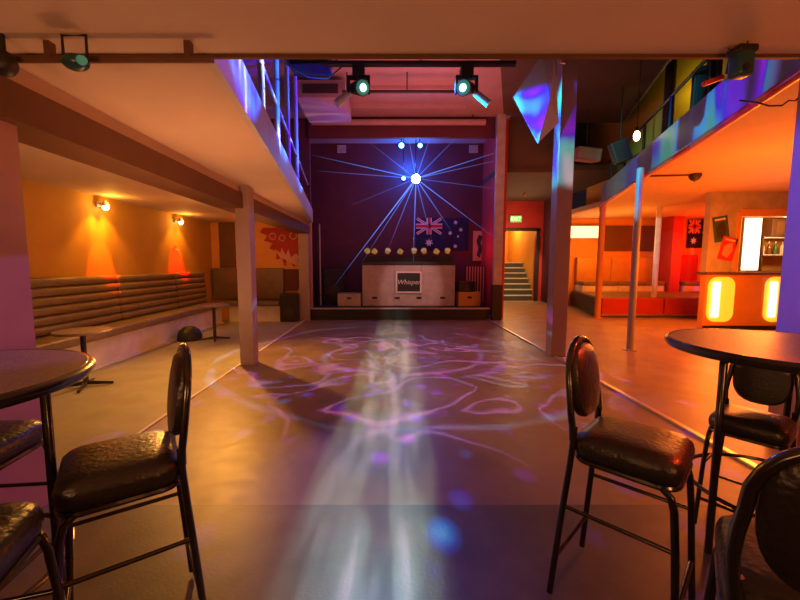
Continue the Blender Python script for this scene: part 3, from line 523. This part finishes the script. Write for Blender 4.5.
def star(mb, x, z, r, n, mtx, h):
    mb.prism([((x + (r if k % 2 == 0 else r*.45)*math.sin(PI*k/n)), z + (r if k % 2 == 0 else r*.45)*math.cos(PI*k/n)) for k in range(2*n)], h, mtx)
def flag(loc, W, Hh, label, rz=0, bleached=False):
    t = thing('flag', label, 'flag', loc, rz, 'flags on the walls')
    mb = MB(); nx, nz = 14, 8; V = [[mb.bm.verts.new((W*(i/nx-.5), -.012*math.sin(i*1.1), Hh*(j/nz-.5))) for j in range(nz+1)] for i in range(nx+1)]
    V2 = [[mb.bm.verts.new((v.co.x, v.co.y+.012, v.co.z)) for v in c] for c in V]
    for i in range(nx):
        for j in range(nz): mb.bm.faces.new((V[i][j], V[i+1][j], V[i+1][j+1], V[i][j+1])); mb.bm.faces.new((V2[i][j], V2[i][j+1], V2[i+1][j+1], V2[i+1][j]))
    mb.build('cloth', M['navy'], t)
    x0, x1, z0, z1 = -W/2, 0, 0, Hh/2; cx, cz = -W/4, Hh/4; T = Matrix.Translation((0, -.014, 0)) @ Rm
    def diag(mm, wd, h, nm):
        mb = MB(); L = math.hypot(W/2, Hh/2)
        for s in (1, -1):
            a = math.atan2(Hh/2*s, W/2); u = Vector((math.cos(a), math.sin(a))); n = Vector((-u.y, u.x))*wd
            p = Vector((cx, cz)); q = [p-u*(L/2-wd)-n, p+u*(L/2-wd)-n, p+u*(L/2-wd)+n, p-u*(L/2-wd)+n]; mb.prism([(v.x, v.y) for v in q], h, T)
        mb.build(nm, mm, t)
    diag(M['flagwhite'], Hh*.04, .004, 'white_saltire'); diag(M['flagred'], Hh*.016, .006, 'red_saltire')
    for wd, mm, h, nm in ((Hh*.075, M['flagwhite'], .008, 'white_cross'), (Hh*.045, M['flagred'], .011, 'red_cross')):
        MB().prism([(x0, cz-wd), (x1, cz-wd), (x1, cz+wd), (x0, cz+wd)], h, T).prism([(cx-wd, z0), (cx+wd, z0), (cx+wd, z1), (cx-wd, z1)], h, T).build(nm, mm, t)
    mb = MB(); star(mb, -W/4, -Hh/4, Hh*.13, 7, T, .008); mb.build('white_star', M['flagwhite'], t)
    for x, z, r in ((.25, -.36, .07), (.15, .04, .07), (.25, .36, .07), (.35, .14, .07), (.30, -.06, .045)): mb = MB(); star(mb, W*x, Hh*z, Hh*r, 7, T, .008); mb.build('white_star', M['flagwhite'], t)
flag((1.78, 12.57, 2.45), 1.70, 1.05, 'large blue flag with red cross corner on the stage wall'); flag((11.08, 13.80, 2.57), .86, 1.0, 'small blue starred flag on the wall beside the bar')

# stage lamps
def stage_lamp(x, z, r, m, label, y=11.9):
    t = thing('stage_lamp', label, 'stage lamp', (x, y, z), 0, 'blue white lamps hanging over the stage')
    MB().cyl((0, .24, 0), (0, .0, 0), r*1.0, r*1.25, 24).build('housing', M['black'], t, True); MB().cyl((0, -.002, 0), (0, -.02, 0), r*1.1, r*1.0, 24).build('lens', M[m], t, True)
    MB().tube([(-r*1.5, .1, 0), (-r*1.5, .1, r*1.6), (r*1.5, .1, r*1.6), (r*1.5, .1, 0)], .01, 8).build('yoke', M['black'], t, True)
    MB().cyl((0, .1, r*1.6), (0, .1, 5.30-z), .012).build('hanger', M['black'], t, True)
stage_lamp(.87, 4.06, .12, 'e_star', 'brightest white stage lamp, lower right of the four'); stage_lamp(.50, 4.07, .055, 'e_star2', 'small blue stage lamp, lower left of the four')
stage_lamp(.43, 5.03, .075, 'e_star2', 'blue stage lamp at the upper left of the four'); stage_lamp(.99, 5.03, .065, 'e_star2', 'blue stage lamp at the upper right of the four')
bv = bpy.data.materials.new('starburst_ray_glow'); bv.use_nodes = True; bn = bv.node_tree; bn.nodes.clear()  # glow material of the starburst rays, there is no haze
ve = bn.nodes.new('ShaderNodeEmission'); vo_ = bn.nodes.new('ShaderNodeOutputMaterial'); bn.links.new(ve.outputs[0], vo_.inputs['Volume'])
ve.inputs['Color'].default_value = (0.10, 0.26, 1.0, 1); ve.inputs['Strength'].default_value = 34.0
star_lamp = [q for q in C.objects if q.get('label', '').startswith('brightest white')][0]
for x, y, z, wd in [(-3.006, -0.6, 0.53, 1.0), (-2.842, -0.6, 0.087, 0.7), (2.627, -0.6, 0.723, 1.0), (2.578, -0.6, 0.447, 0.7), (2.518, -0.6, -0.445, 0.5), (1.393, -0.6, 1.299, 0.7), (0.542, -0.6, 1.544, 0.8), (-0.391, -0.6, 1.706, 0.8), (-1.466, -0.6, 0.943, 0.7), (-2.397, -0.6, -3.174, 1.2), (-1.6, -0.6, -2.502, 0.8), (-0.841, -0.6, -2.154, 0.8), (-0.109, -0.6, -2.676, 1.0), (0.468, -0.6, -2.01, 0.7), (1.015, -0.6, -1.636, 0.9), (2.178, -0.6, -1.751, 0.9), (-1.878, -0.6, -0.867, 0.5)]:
    MB().cyl((0, -.03, 0), (x, y, z), .020*wd, .003, 10).build('glow_ray_cone', bv, star_lamp)  # self-glowing cones imitate the starburst rays around the lamp
for x, l in ((-1.44, 'left'), (2.74, 'right')):
    o = MB().box((x, 12.57, 5.12), (.28, .05, .24), bev=.01).build('wall_box', M['greypaint']); tag(o, 'small pale square box high on the %s of stage wall' % l, 'wall box')
o = MB().cyl((-1.93, 10.25, 5.12), (2.52, 10.25, 5.12), .075, n=24).build('curtain_roller', M['hallceil'], None, True); MB().cyl((-1.5, 10.25, 5.19), (-1.5, 10.25, 5.3), .015).cyl((2.2, 10.25, 5.19), (2.2, 10.25, 5.3), .015).build('hanger', M['black'], o); tag(o, 'long pink lit roller above the stage front', 'roller')
# trusses & moving heads
def pipe(name, y, z, x0, x1, r, label, hang=()):
    t = thing(name, label, 'lighting bar', ((x0+x1)/2, y, z)); L = (x1-x0)/2
    MB().cyl((-L, 0, 0), (L, 0, 0), r, n=16).build('bar', M['black'], t, True)
    for h in hang: MB().cyl((h-(x0+x1)/2, 0, 0), (h-(x0+x1)/2, 0, 5.3-z), .012, n=8).build('drop_rod', M['black'], t, True)
pipe('lighting_bar', 6.0, 4.45, -.9, 1.9, .045, 'thick black lighting bar carrying the two green lamps', (-.75, .5, 1.7)); pipe('lighting_bar', 8.05, 4.93, -.9, 1.6, .03, 'thin black lighting bar behind the green lamps', (-.8, .4, 1.5))
def moving_head(x, s, label):
    t = thing('moving_head', label, 'stage light', (x, 6.0, 4.33), 0, 'green lit moving head lamps')
    MB().span((-.09, -.09, -.08), (.09, .09, .075), bev=.01).build('base', M['black'], t)
    for q in (-1, 1): MB().span((q*.15-.018, -.05, -.30), (q*.15+.018, .05, -.06), bev=.008).build('yoke_arm', M['black'], t)
    MB().span((-.16, -.05, -.09), (.16, .05, -.06)).build('yoke_bridge', M['black'], t)
    c = Vector((0, 0, -.22)); d = Vector((s*.45, -.75, -.30)).normalized()
    MB().cyl(c-d*.15, c+d*.13, .085, .115, 24).build('head', M['black'], t, True); MB().cyl(c+d*.13, c+d*.15, .105, .10, 24).build('lens_ring', M['e_headcol'], t, True)
    MB().cyl(c+d*.15, c+d*.158, .05, .045, 20).build('lens', M['e_head'], t, True)
    e = Vector((-s*.24, .02, -.36)); f = Vector((-s*.7, -.1, -.6)).normalized()
    MB().cyl(e-f*.14, e+f*.14, .05, .06, 18).build('scanner_tube', M['greymetal'], t, True)
    MB().cyl(c, e, .015).build('link_arm', M['black'], t, True)
moving_head(-.42, 1, 'moving head lamp with green lens on the left of the bar'); moving_head(1.18, -1, 'moving head lamp with green lens on the right of the bar')
# ventilation box
t = thing('air_duct', 'pale boxed air duct under the ceiling at the upper left', 'duct', (-1.35, 8.75, 4.86)); MB().span((-.5, -.6, 0), (.5, .8, .34)).build('casing', M['hallceil'], t); MB().span((-.36, -.615, .08), (.36, -.6, .26)).build('grille', M['dark'], t)
speaker((-1.2, 6.4, 4.55), (.62, .4, .3), 0, 'black speaker hung under the ceiling left of the lighting bar', 'hanging_speaker'); 

# ================================================================== BALCONIES
def gal_post(x, y, z0, z1, label, m='greymetal', r=.03):
    t = thing('balcony_post', label, 'post', (x, y, z0), 0, 'balcony posts'); MB().cyl((0, 0, 0), (0, 0, z1-z0), r, n=14).build('shaft', M[m], t, True); MB().box((0, 0, .01), (r*3.4, r*3.4, .02)).build('base_plate', M[m], t); 
    return t
names = ['nearest', 'second', 'third', 'fourth', 'farthest']
for k, y in enumerate((3.0, 4.15, 5.2, 6.3, 7.6)): gal_post(le(y)-.06, y, 2.73, 5.3, '%s upright post on the left balcony edge' % names[k], 'greymetal', .035)
o = MB().tube([(le(2.3)-.06, 2.3, 3.55), (le(10.2)-.06, 10.2, 3.55)], .022).build('balcony_rail', M['greymetal'], None, True); tag(o, 'handrail along the left balcony', 'handrail')
for k, y in enumerate((5.3, 6.6, 7.9, 9.2, 10.4)): gal_post(re_(y)+.10, y, 3.24, 4.25, '%s short rail post on the right gallery' % names[k], 'black', .028)
o = MB().tube([(re_(4.8)+.1, 4.8, 4.25), (re_(10.7)+.1, 10.7, 4.25)], .025).build('gallery_rail', M['black'], None, True); tag(o, 'dark handrail along the right gallery', 'handrail')
gal_post(6.0, 8.55, 3.24, 6.4, 'thick dark post before the yellow green gallery wall, left', 'dark', .10); gal_post(6.1, 7.55, 3.24, 6.4, 'thick dark post before the yellow green gallery wall, right', 'dark', .12)
speaker((4.66, 5.95, 3.24), (.24, .26, 1.12), -.5, 'tall black speaker standing above the right fascia', 'gallery_speaker')
def hung_box(loc, d, rot, m, label, zt):
    t = thing('hanging_speaker', label, 'speaker', loc, 0, 'speakers hung by the gallery')
    b = MB().box((0, 0, 0), d, rot, bev=.02).build('cabinet', M[m], t); MB().cyl((0, .0, d[2]*.3), (0, .0, zt-loc[2]), .014).build('drop_rod', M['black'], t, True)
    e = Euler(rot).to_matrix(); MB().box(e @ Vector((0, -d[1]/2-.006, 0)), (d[0]*.85, .012, d[2]*.8), rot).build('grille', M['stage'] if m in ('black', 'dark') else M['greymetal'], t)
hung_box((4.97, 9.9, 4.21), (.60, .35, .30), (.1, .08, .1), 'hallceil', 'pink lit speaker hung between column and gallery', 5.3); hung_box((5.10, 8.7, 3.95), (.32, .30, .46), (.1, -.35, -.3), 'dark', 'dark speaker tilted at the gallery rail', 5.3)
t = thing('hanging_bulb', 'bare glowing bulb hanging at the gallery rail', 'bulb', (4.70, 7.5, 3.90)); MB().ball((0, 0, 0), .055, (1, 1, 1.7)).build('bulb', M['e_warm'], t, True); MB().cyl((0, 0, .08), (0, 0, .16), .028).build('socket', M['black'], t, True); MB().cyl((0, 0, .16), (0, 0, 1.395), .006, n=8).build('cord', M['black'], t)
# hanging panel on tall column
t = thing('light_reflector', 'folded translucent sheet lit blue at top of tall column', 'panel', (2.55, 6.06, 0))
mb = MB(); A = [(-.25, -.05, 4.60), (-.05, .0, 4.62), (.06, .02, 3.64), (-.28, -.08, 3.31), (-.65, -.02, 4.0)]; mid = (-.16, -.16, 3.92)
va = [mb.bm.verts.new(p) for p in A]; vm = mb.bm.verts.new(mid); vb = [mb.bm.verts.new((p[0], p[1]+.02, p[2])) for p in A]; vn = mb.bm.verts.new((mid[0], mid[1]+.02, mid[2]))
for k in range(5):
    j = (k+1) % 5; mb.bm.faces.new((va[k], va[j], vm)); mb.bm.faces.new((vb[j], vb[k], vn)); mb.bm.faces.new((va[j], va[k], vb[k], vb[j]))
mb.build('sheet', M['perspex'], t); MB().cyl((.12, .03, 4.5), (.02, 0, 4.5), .012).build('fixing', M['metal'], t)

# front ceiling pipe and lamps
t = thing('ceiling_pipe', 'dark pipe under the front ceiling edge at the upper left', 'pipe', (-1.6, 2.05, 2.53)); MB().cyl((-1.2, 0, 0), (.72, 0, 0), .018, n=14).build('pipe', M['beam'], t, True)
for x in (-.9, -.1, .6): MB().span((x-.015, -.02, .0), (x+.015, .02, .082)).build('clip', M['beam'], t)
t = thing('scanner_lamp', 'small teal lamp clamped to the pipe at upper left', 'stage light', (-1.52, 1.98, 2.48)); MB().ball((0, 0, 0), .05, (1.25, 1.0, .75)).build('housing', M['teal'], t, True)
MB().tube([(-.058, 0, .0), (-.058, 0, .125), (.058, 0, .125), (.058, 0, 0)], .007, 8).build('yoke', M['black'], t, True); MB().cyl((.05, -.03, -.005), (.065, -.04, -.008), .022, .02, 16).build('lens', M['e_headcol'], t, True)
t = thing('scanner_lamp', 'dark lamp half cut off above the left pillar', 'stage light', (-1.87, 1.98, 2.475)); MB().ball((0, 0, 0), .055, (1, 1.0, 1.1)).build('housing', M['black'], t, True); MB().cyl((0, 0, .04), (0, 0, .145), .012).build('bracket', M['black'], t, True)
t = thing('effect_light', 'dark effect light with frayed top hung at right ceiling edge', 'stage light', (1.80, 2.06, 2.512)); MB().box((0, 0, -.0), (.11, .10, .17), bev=.025, seg=3).build('housing', M['teal'], t, True)
mb = MB()
for k in range(26):
    a = random.uniform(0, 2*PI); r = random.uniform(.02, .085); mb.cyl((.05*math.cos(a), .04*math.sin(a), .06), (r*1.1*math.cos(a), r*math.sin(a), random.uniform(.085, .115)), .006, .003, 6)
mb.box((0, 0, .08), (.13, .11, .05), bev=.015); mb.build('clamp', M['black'], t); MB().cyl((-.01, -.052, -.04), (-.01, -.062, -.04), .022, .02, 18).build('lens', M['black'], t, True)
t.scale = (.78, .78, .78)
t = thing('red_clamp', 'red bracket arm beside the effect light', 'bracket', (1.775, 2.20, 2.495)); MB().box((0, 0, 0), (.11, .03, .025), (0, -.35, 0), bev=.006).build('arm', M['redpaint'], t); MB().cyl((.05, -.03, .02), (.05, -.05, .12), .01).build('stem', M['black'], t, True)
o = MB().tube([(3.42, 3.9, 3.08), (3.55, 3.85, 3.04), (3.62, 3.8, 2.99), (3.68, 3.74, 2.97), (3.70, 3.70, 3.0), (3.72, 3.66, 2.98), (3.78, 3.6, 3.09)], .008, 6).build('loose_cable', M['black'], None, True); tag(o, 'loose cable drooping under the right gallery ceiling', 'cable')
t = thing('security_camera', 'dark dome camera on the right orange ceiling', 'camera', (5.50, 7.05, 3.1)); MB().lathe([(0, 0), (.10, 0), (.10, -.04), (.07, -.10), (0, -.14)], n=24).build('dome', M['dark'], t, True); MB().cyl((-.9, .1, -.02), (-.08, 0, -.02), .014).build('conduit', M['dark'], t, True)
t = thing('ceiling_downlight', 'small glowing downlight on the right orange ceiling', 'lamp', (6.22, 6.0, 3.1)); MB().lathe([(0, 0), (.06, 0), (.06, -.02), (.04, -.03)], n=24).build('trim_ring', M['greymetal'], t, True); MB().ball((0, 0, -.035), .022).build('bulb', M['e_warm'], t, True)
# cables by left balcony
for k, (x, y, l) in enumerate(((-.78, 3.2, 'loose cable looping above the left balcony, nearer'), (-.98, 4.8, 'loose cable looping above the left balcony, farther'))):
    o = MB().tube([(x-.3, y, 4.1), (x-.18, y+.1, 3.86), (x, y+.2, 3.80), (x+.2, y+.5, 3.92), (x+.3, y+1.2, 4.4)], .009, 6).build('loose_cable', M['black'], None, True); tag(o, l, 'cable')

# ================================================================== LOBBY, RIGHT LOUNGE, BAR
t = thing('exit_sign', 'green lit EXIT sign above the stair opening', 'sign', (5.12, 15.58, 3.28)); MB().span((-.24, -.06, -.14), (.24, 0, .14), bev=.008).build('housing', M['greymetal'], t)
MB().span((-.22, -.066, -.12), (.22, -.06, .12)).build('face', M['e_exit'], t); text('EXIT', .20, M['e_exitw'], t, (0, -.07, 0))
t = thing('pendant_lamp', 'small lamp on the lobby ceiling above the EXIT sign', 'lamp', (4.62, 13.2, 4.0)); MB().cyl((0, 0, 0), (0, 0, -.14), .012).build('stem', M['metal'], t, True); MB().ball((0, 0, -.18), .06).build('shade', M['orangepaint'], t, True)
t = thing('light_box', 'glowing light box on the wall left of orange post', 'light box', (6.17, 13.82, 2.62)); MB().span((.16, -.12, -.24), (1.42, 0, .24), bev=.02).build('casing', M['greymetal'], t); MB().span((.2, -.13, -.2), (1.38, -.12, .2)).build('diffuser', M['e_box'], t)
def booth(x0, x1, label, m, zt=1.72):
    t = thing('booth_seat', label, 'booth seat', ((x0+x1)/2, 13.45, .56), 0, 'booth seats on the platform'); L = (x1-x0)/2-.01
    MB().span((-L, -.22, 0), (L, .38, .20)).build('base', M['kick'], t); MB().box((0, .06, .27), (L*2, .62, .14), bev=.03, seg=3).build('seat', M['tanvinyl'], t, True)
    MB().box((0, .30, (zt-.56+.34)/2), (L*2, .15, zt-.56-.30), bev=.025, seg=3).build('backrest', M[m], t, True)
booth(6.72, 7.95, 'orange booth seat left of the platform corner post', 'orangevinyl'); booth(7.95, 8.85, 'orange booth seat behind the silver pole', 'orangevinyl'); booth(8.85, 9.55, 'orange booth seat left of the pale post', 'orangevinyl')
booth(10.2, 11.0, 'red lit booth seat under the small flag', 'red', 1.80); booth(11.0, 11.8, 'booth seat beside the bar wall', 'orangevinyl', 1.66)
struct('wall_niche', MB().span((9.62, 13.1, .56), (9.95, 13.84, 3.1)), M['red'], 'red pier between the booth seats', 'wall')
struct('trim_14', MB().span((7.6, 13.80, 1.95), (9.6, 13.86, 2.85)), M['beam'], 'dark brown panel above the orange booth seats', 'wall trim')
# bar
bx0, by = 7.19, 8.69
struct('bar_counter', MB().span((bx0, by, .0), (12.0, by+.16, 1.26), bev=.01), M['orangepaint'], 'orange fronted bar counter at right', 'bar counter')
struct('trim_15', MB().span((bx0-.04, by-.08, 1.26), (12.0, by+.26, 1.32), bev=.01), M['beam'], 'brown top of the bar counter', 'counter top')
struct('trim_16', MB().span((bx0, by-.012, .0), (12.0, by, .10)), M['black'], 'black kick strip of the bar counter', 'counter trim')
struct('wall_bar', MB().span((bx0+.02, by+.04, 1.32), (7.86, by+.2, 3.1)).span((7.86, by+.04, 2.60), (12.0, by+.2, 3.1)), M['greypaint'], 'pale wall around the bar hatch', 'wall')
mb = MB(); mb.span((7.82, by+.02, 1.32), (7.90, by+.24, 2.66)).span((7.90, by+.02, 2.56), (12.0, by+.24, 2.72)); struct('window_1', mb, M['orangepaint'], 'frame of the lit bar hatch', 'hatch frame')
struct('wall_bar_back', MB().span((9.3, by+1.62, 0), (13.0, by+1.7, 3.1)).prism([(7.9, 8.93), (8.0, 8.93), (9.32, 10.3), (9.2, 10.3)], 3.1), M['plaster'], 'wall behind the bar shelves', 'wall')
def lit_panel(x, label):
    t = thing('lit_panel', label, 'light panel', (x, by, .70), 0, 'glowing panels in the bar front')
    MB().prism([(p[0], p[1]) for p in rrect(.60, 1.02, .20)], .02, Matrix.Translation((0, -.001, 0)) @ Rm).build('diffuser', M['e_bar'], t)
    MB().box((-.13, -.035, 0), (.17, .03, .80), bev=.014, seg=3).build('tube', M['e_bartube'], t, True)
lit_panel(7.55, 'left glowing amber panel in the bar front'); lit_panel(8.84, 'right glowing amber panel in the bar front')
t = thing('strip_light', 'bright upright light panel at the left side of hatch', 'light panel', (8.60, by+.42, 1.36)); MB().span((-.25, -.02, 0), (.13, .0, 1.20)).build('diffuser', M['e_white'], t); MB().span((-.27, .0, -.02), (.15, .05, 1.22)).build('housing', M['greymetal'], t)
t = thing('bar_shelf', 'shelf with two boards behind the bar hatch', 'shelf', (10.4, by+1.44, 0))
for z in (1.72, 2.16): MB().span((-.75, -.14, z), (1.6, .14, z+.03)).build('board', M['kick'], t)
for x in (-.73, 1.58): MB().span((x-.02, -.14, 1.32), (x+.02, .14, 2.2)).build('upright', M['beam'], t)
struct('bar_shelf_base', MB().span((9.55, by+1.2, 0), (12.3, by+1.59, 1.32)), M['beam'], 'back counter behind the bar hatch', 'counter')
bl = 'first second third fourth fifth sixth seventh'.split()
for k in range(7):
    t = thing('bottle', '%s bottle from the left on the bar shelf' % bl[k], 'bottle', (9.78+.17*k, by+1.42, 1.752), 0, 'bottles on the bar shelf')
    MB().lathe([(0, 0), (.042, 0), (.045, .02), (.045, .18), (.03, .22), (.015, .25), (.015, .30), (0, .30)], n=16).build('body', M[('glassc', 'glassb', 'glassg')[k % 3]], t, True); MB().cyl((0, 0, .30), (0, 0, .33), .017, n=12).build('cap', M['metal'], t, True)
t = thing('bar_fridge', 'dark glass front cabinet above the bar shelf', 'cabinet', (10.45, by+1.48, 2.20)); MB().span((-.6, -.2, 0), (.9, .1, .45), bev=.01).build('body', M['beam'], t)
for x in (-.5, .0, .45): MB().span((x, -.215, .06), (x+.36, -.2, .39)).build('door', M['glassb'], t)
def poster(loc, w, h, tilt, m1, m2, label):
    t = thing('poster', label, 'poster', loc, 0, 'posters on the bar wall', (0, tilt, 0)); MB().span((-w/2, -.006, -h/2), (w/2, 0, h/2)).build('sheet', M[m1], t)
    MB().prism([(-w*.3, -h*.3), (w*.1, -h*.38), (w*.34, -h*.05), (w*.2, h*.3), (-w*.12, h*.2), (-w*.3, h*.05)], .004, Matrix.Translation((0, -.006, 0)) @ Rm).build('print', M[m2], t)
    MB().span((-w*.35, -.01, h*.34), (w*.35, -.006, h*.42)).build('heading', M['paper'], t)
poster((7.47, by+.034, 2.28), .34, .56, -.18, 'green', 'dark', 'upper dark green poster tilted on the bar wall'); poster((7.65, by+.026, 1.84), .34, .52, .22, 'flagred', 'pinkprint', 'lower red poster tilted on the bar wall')
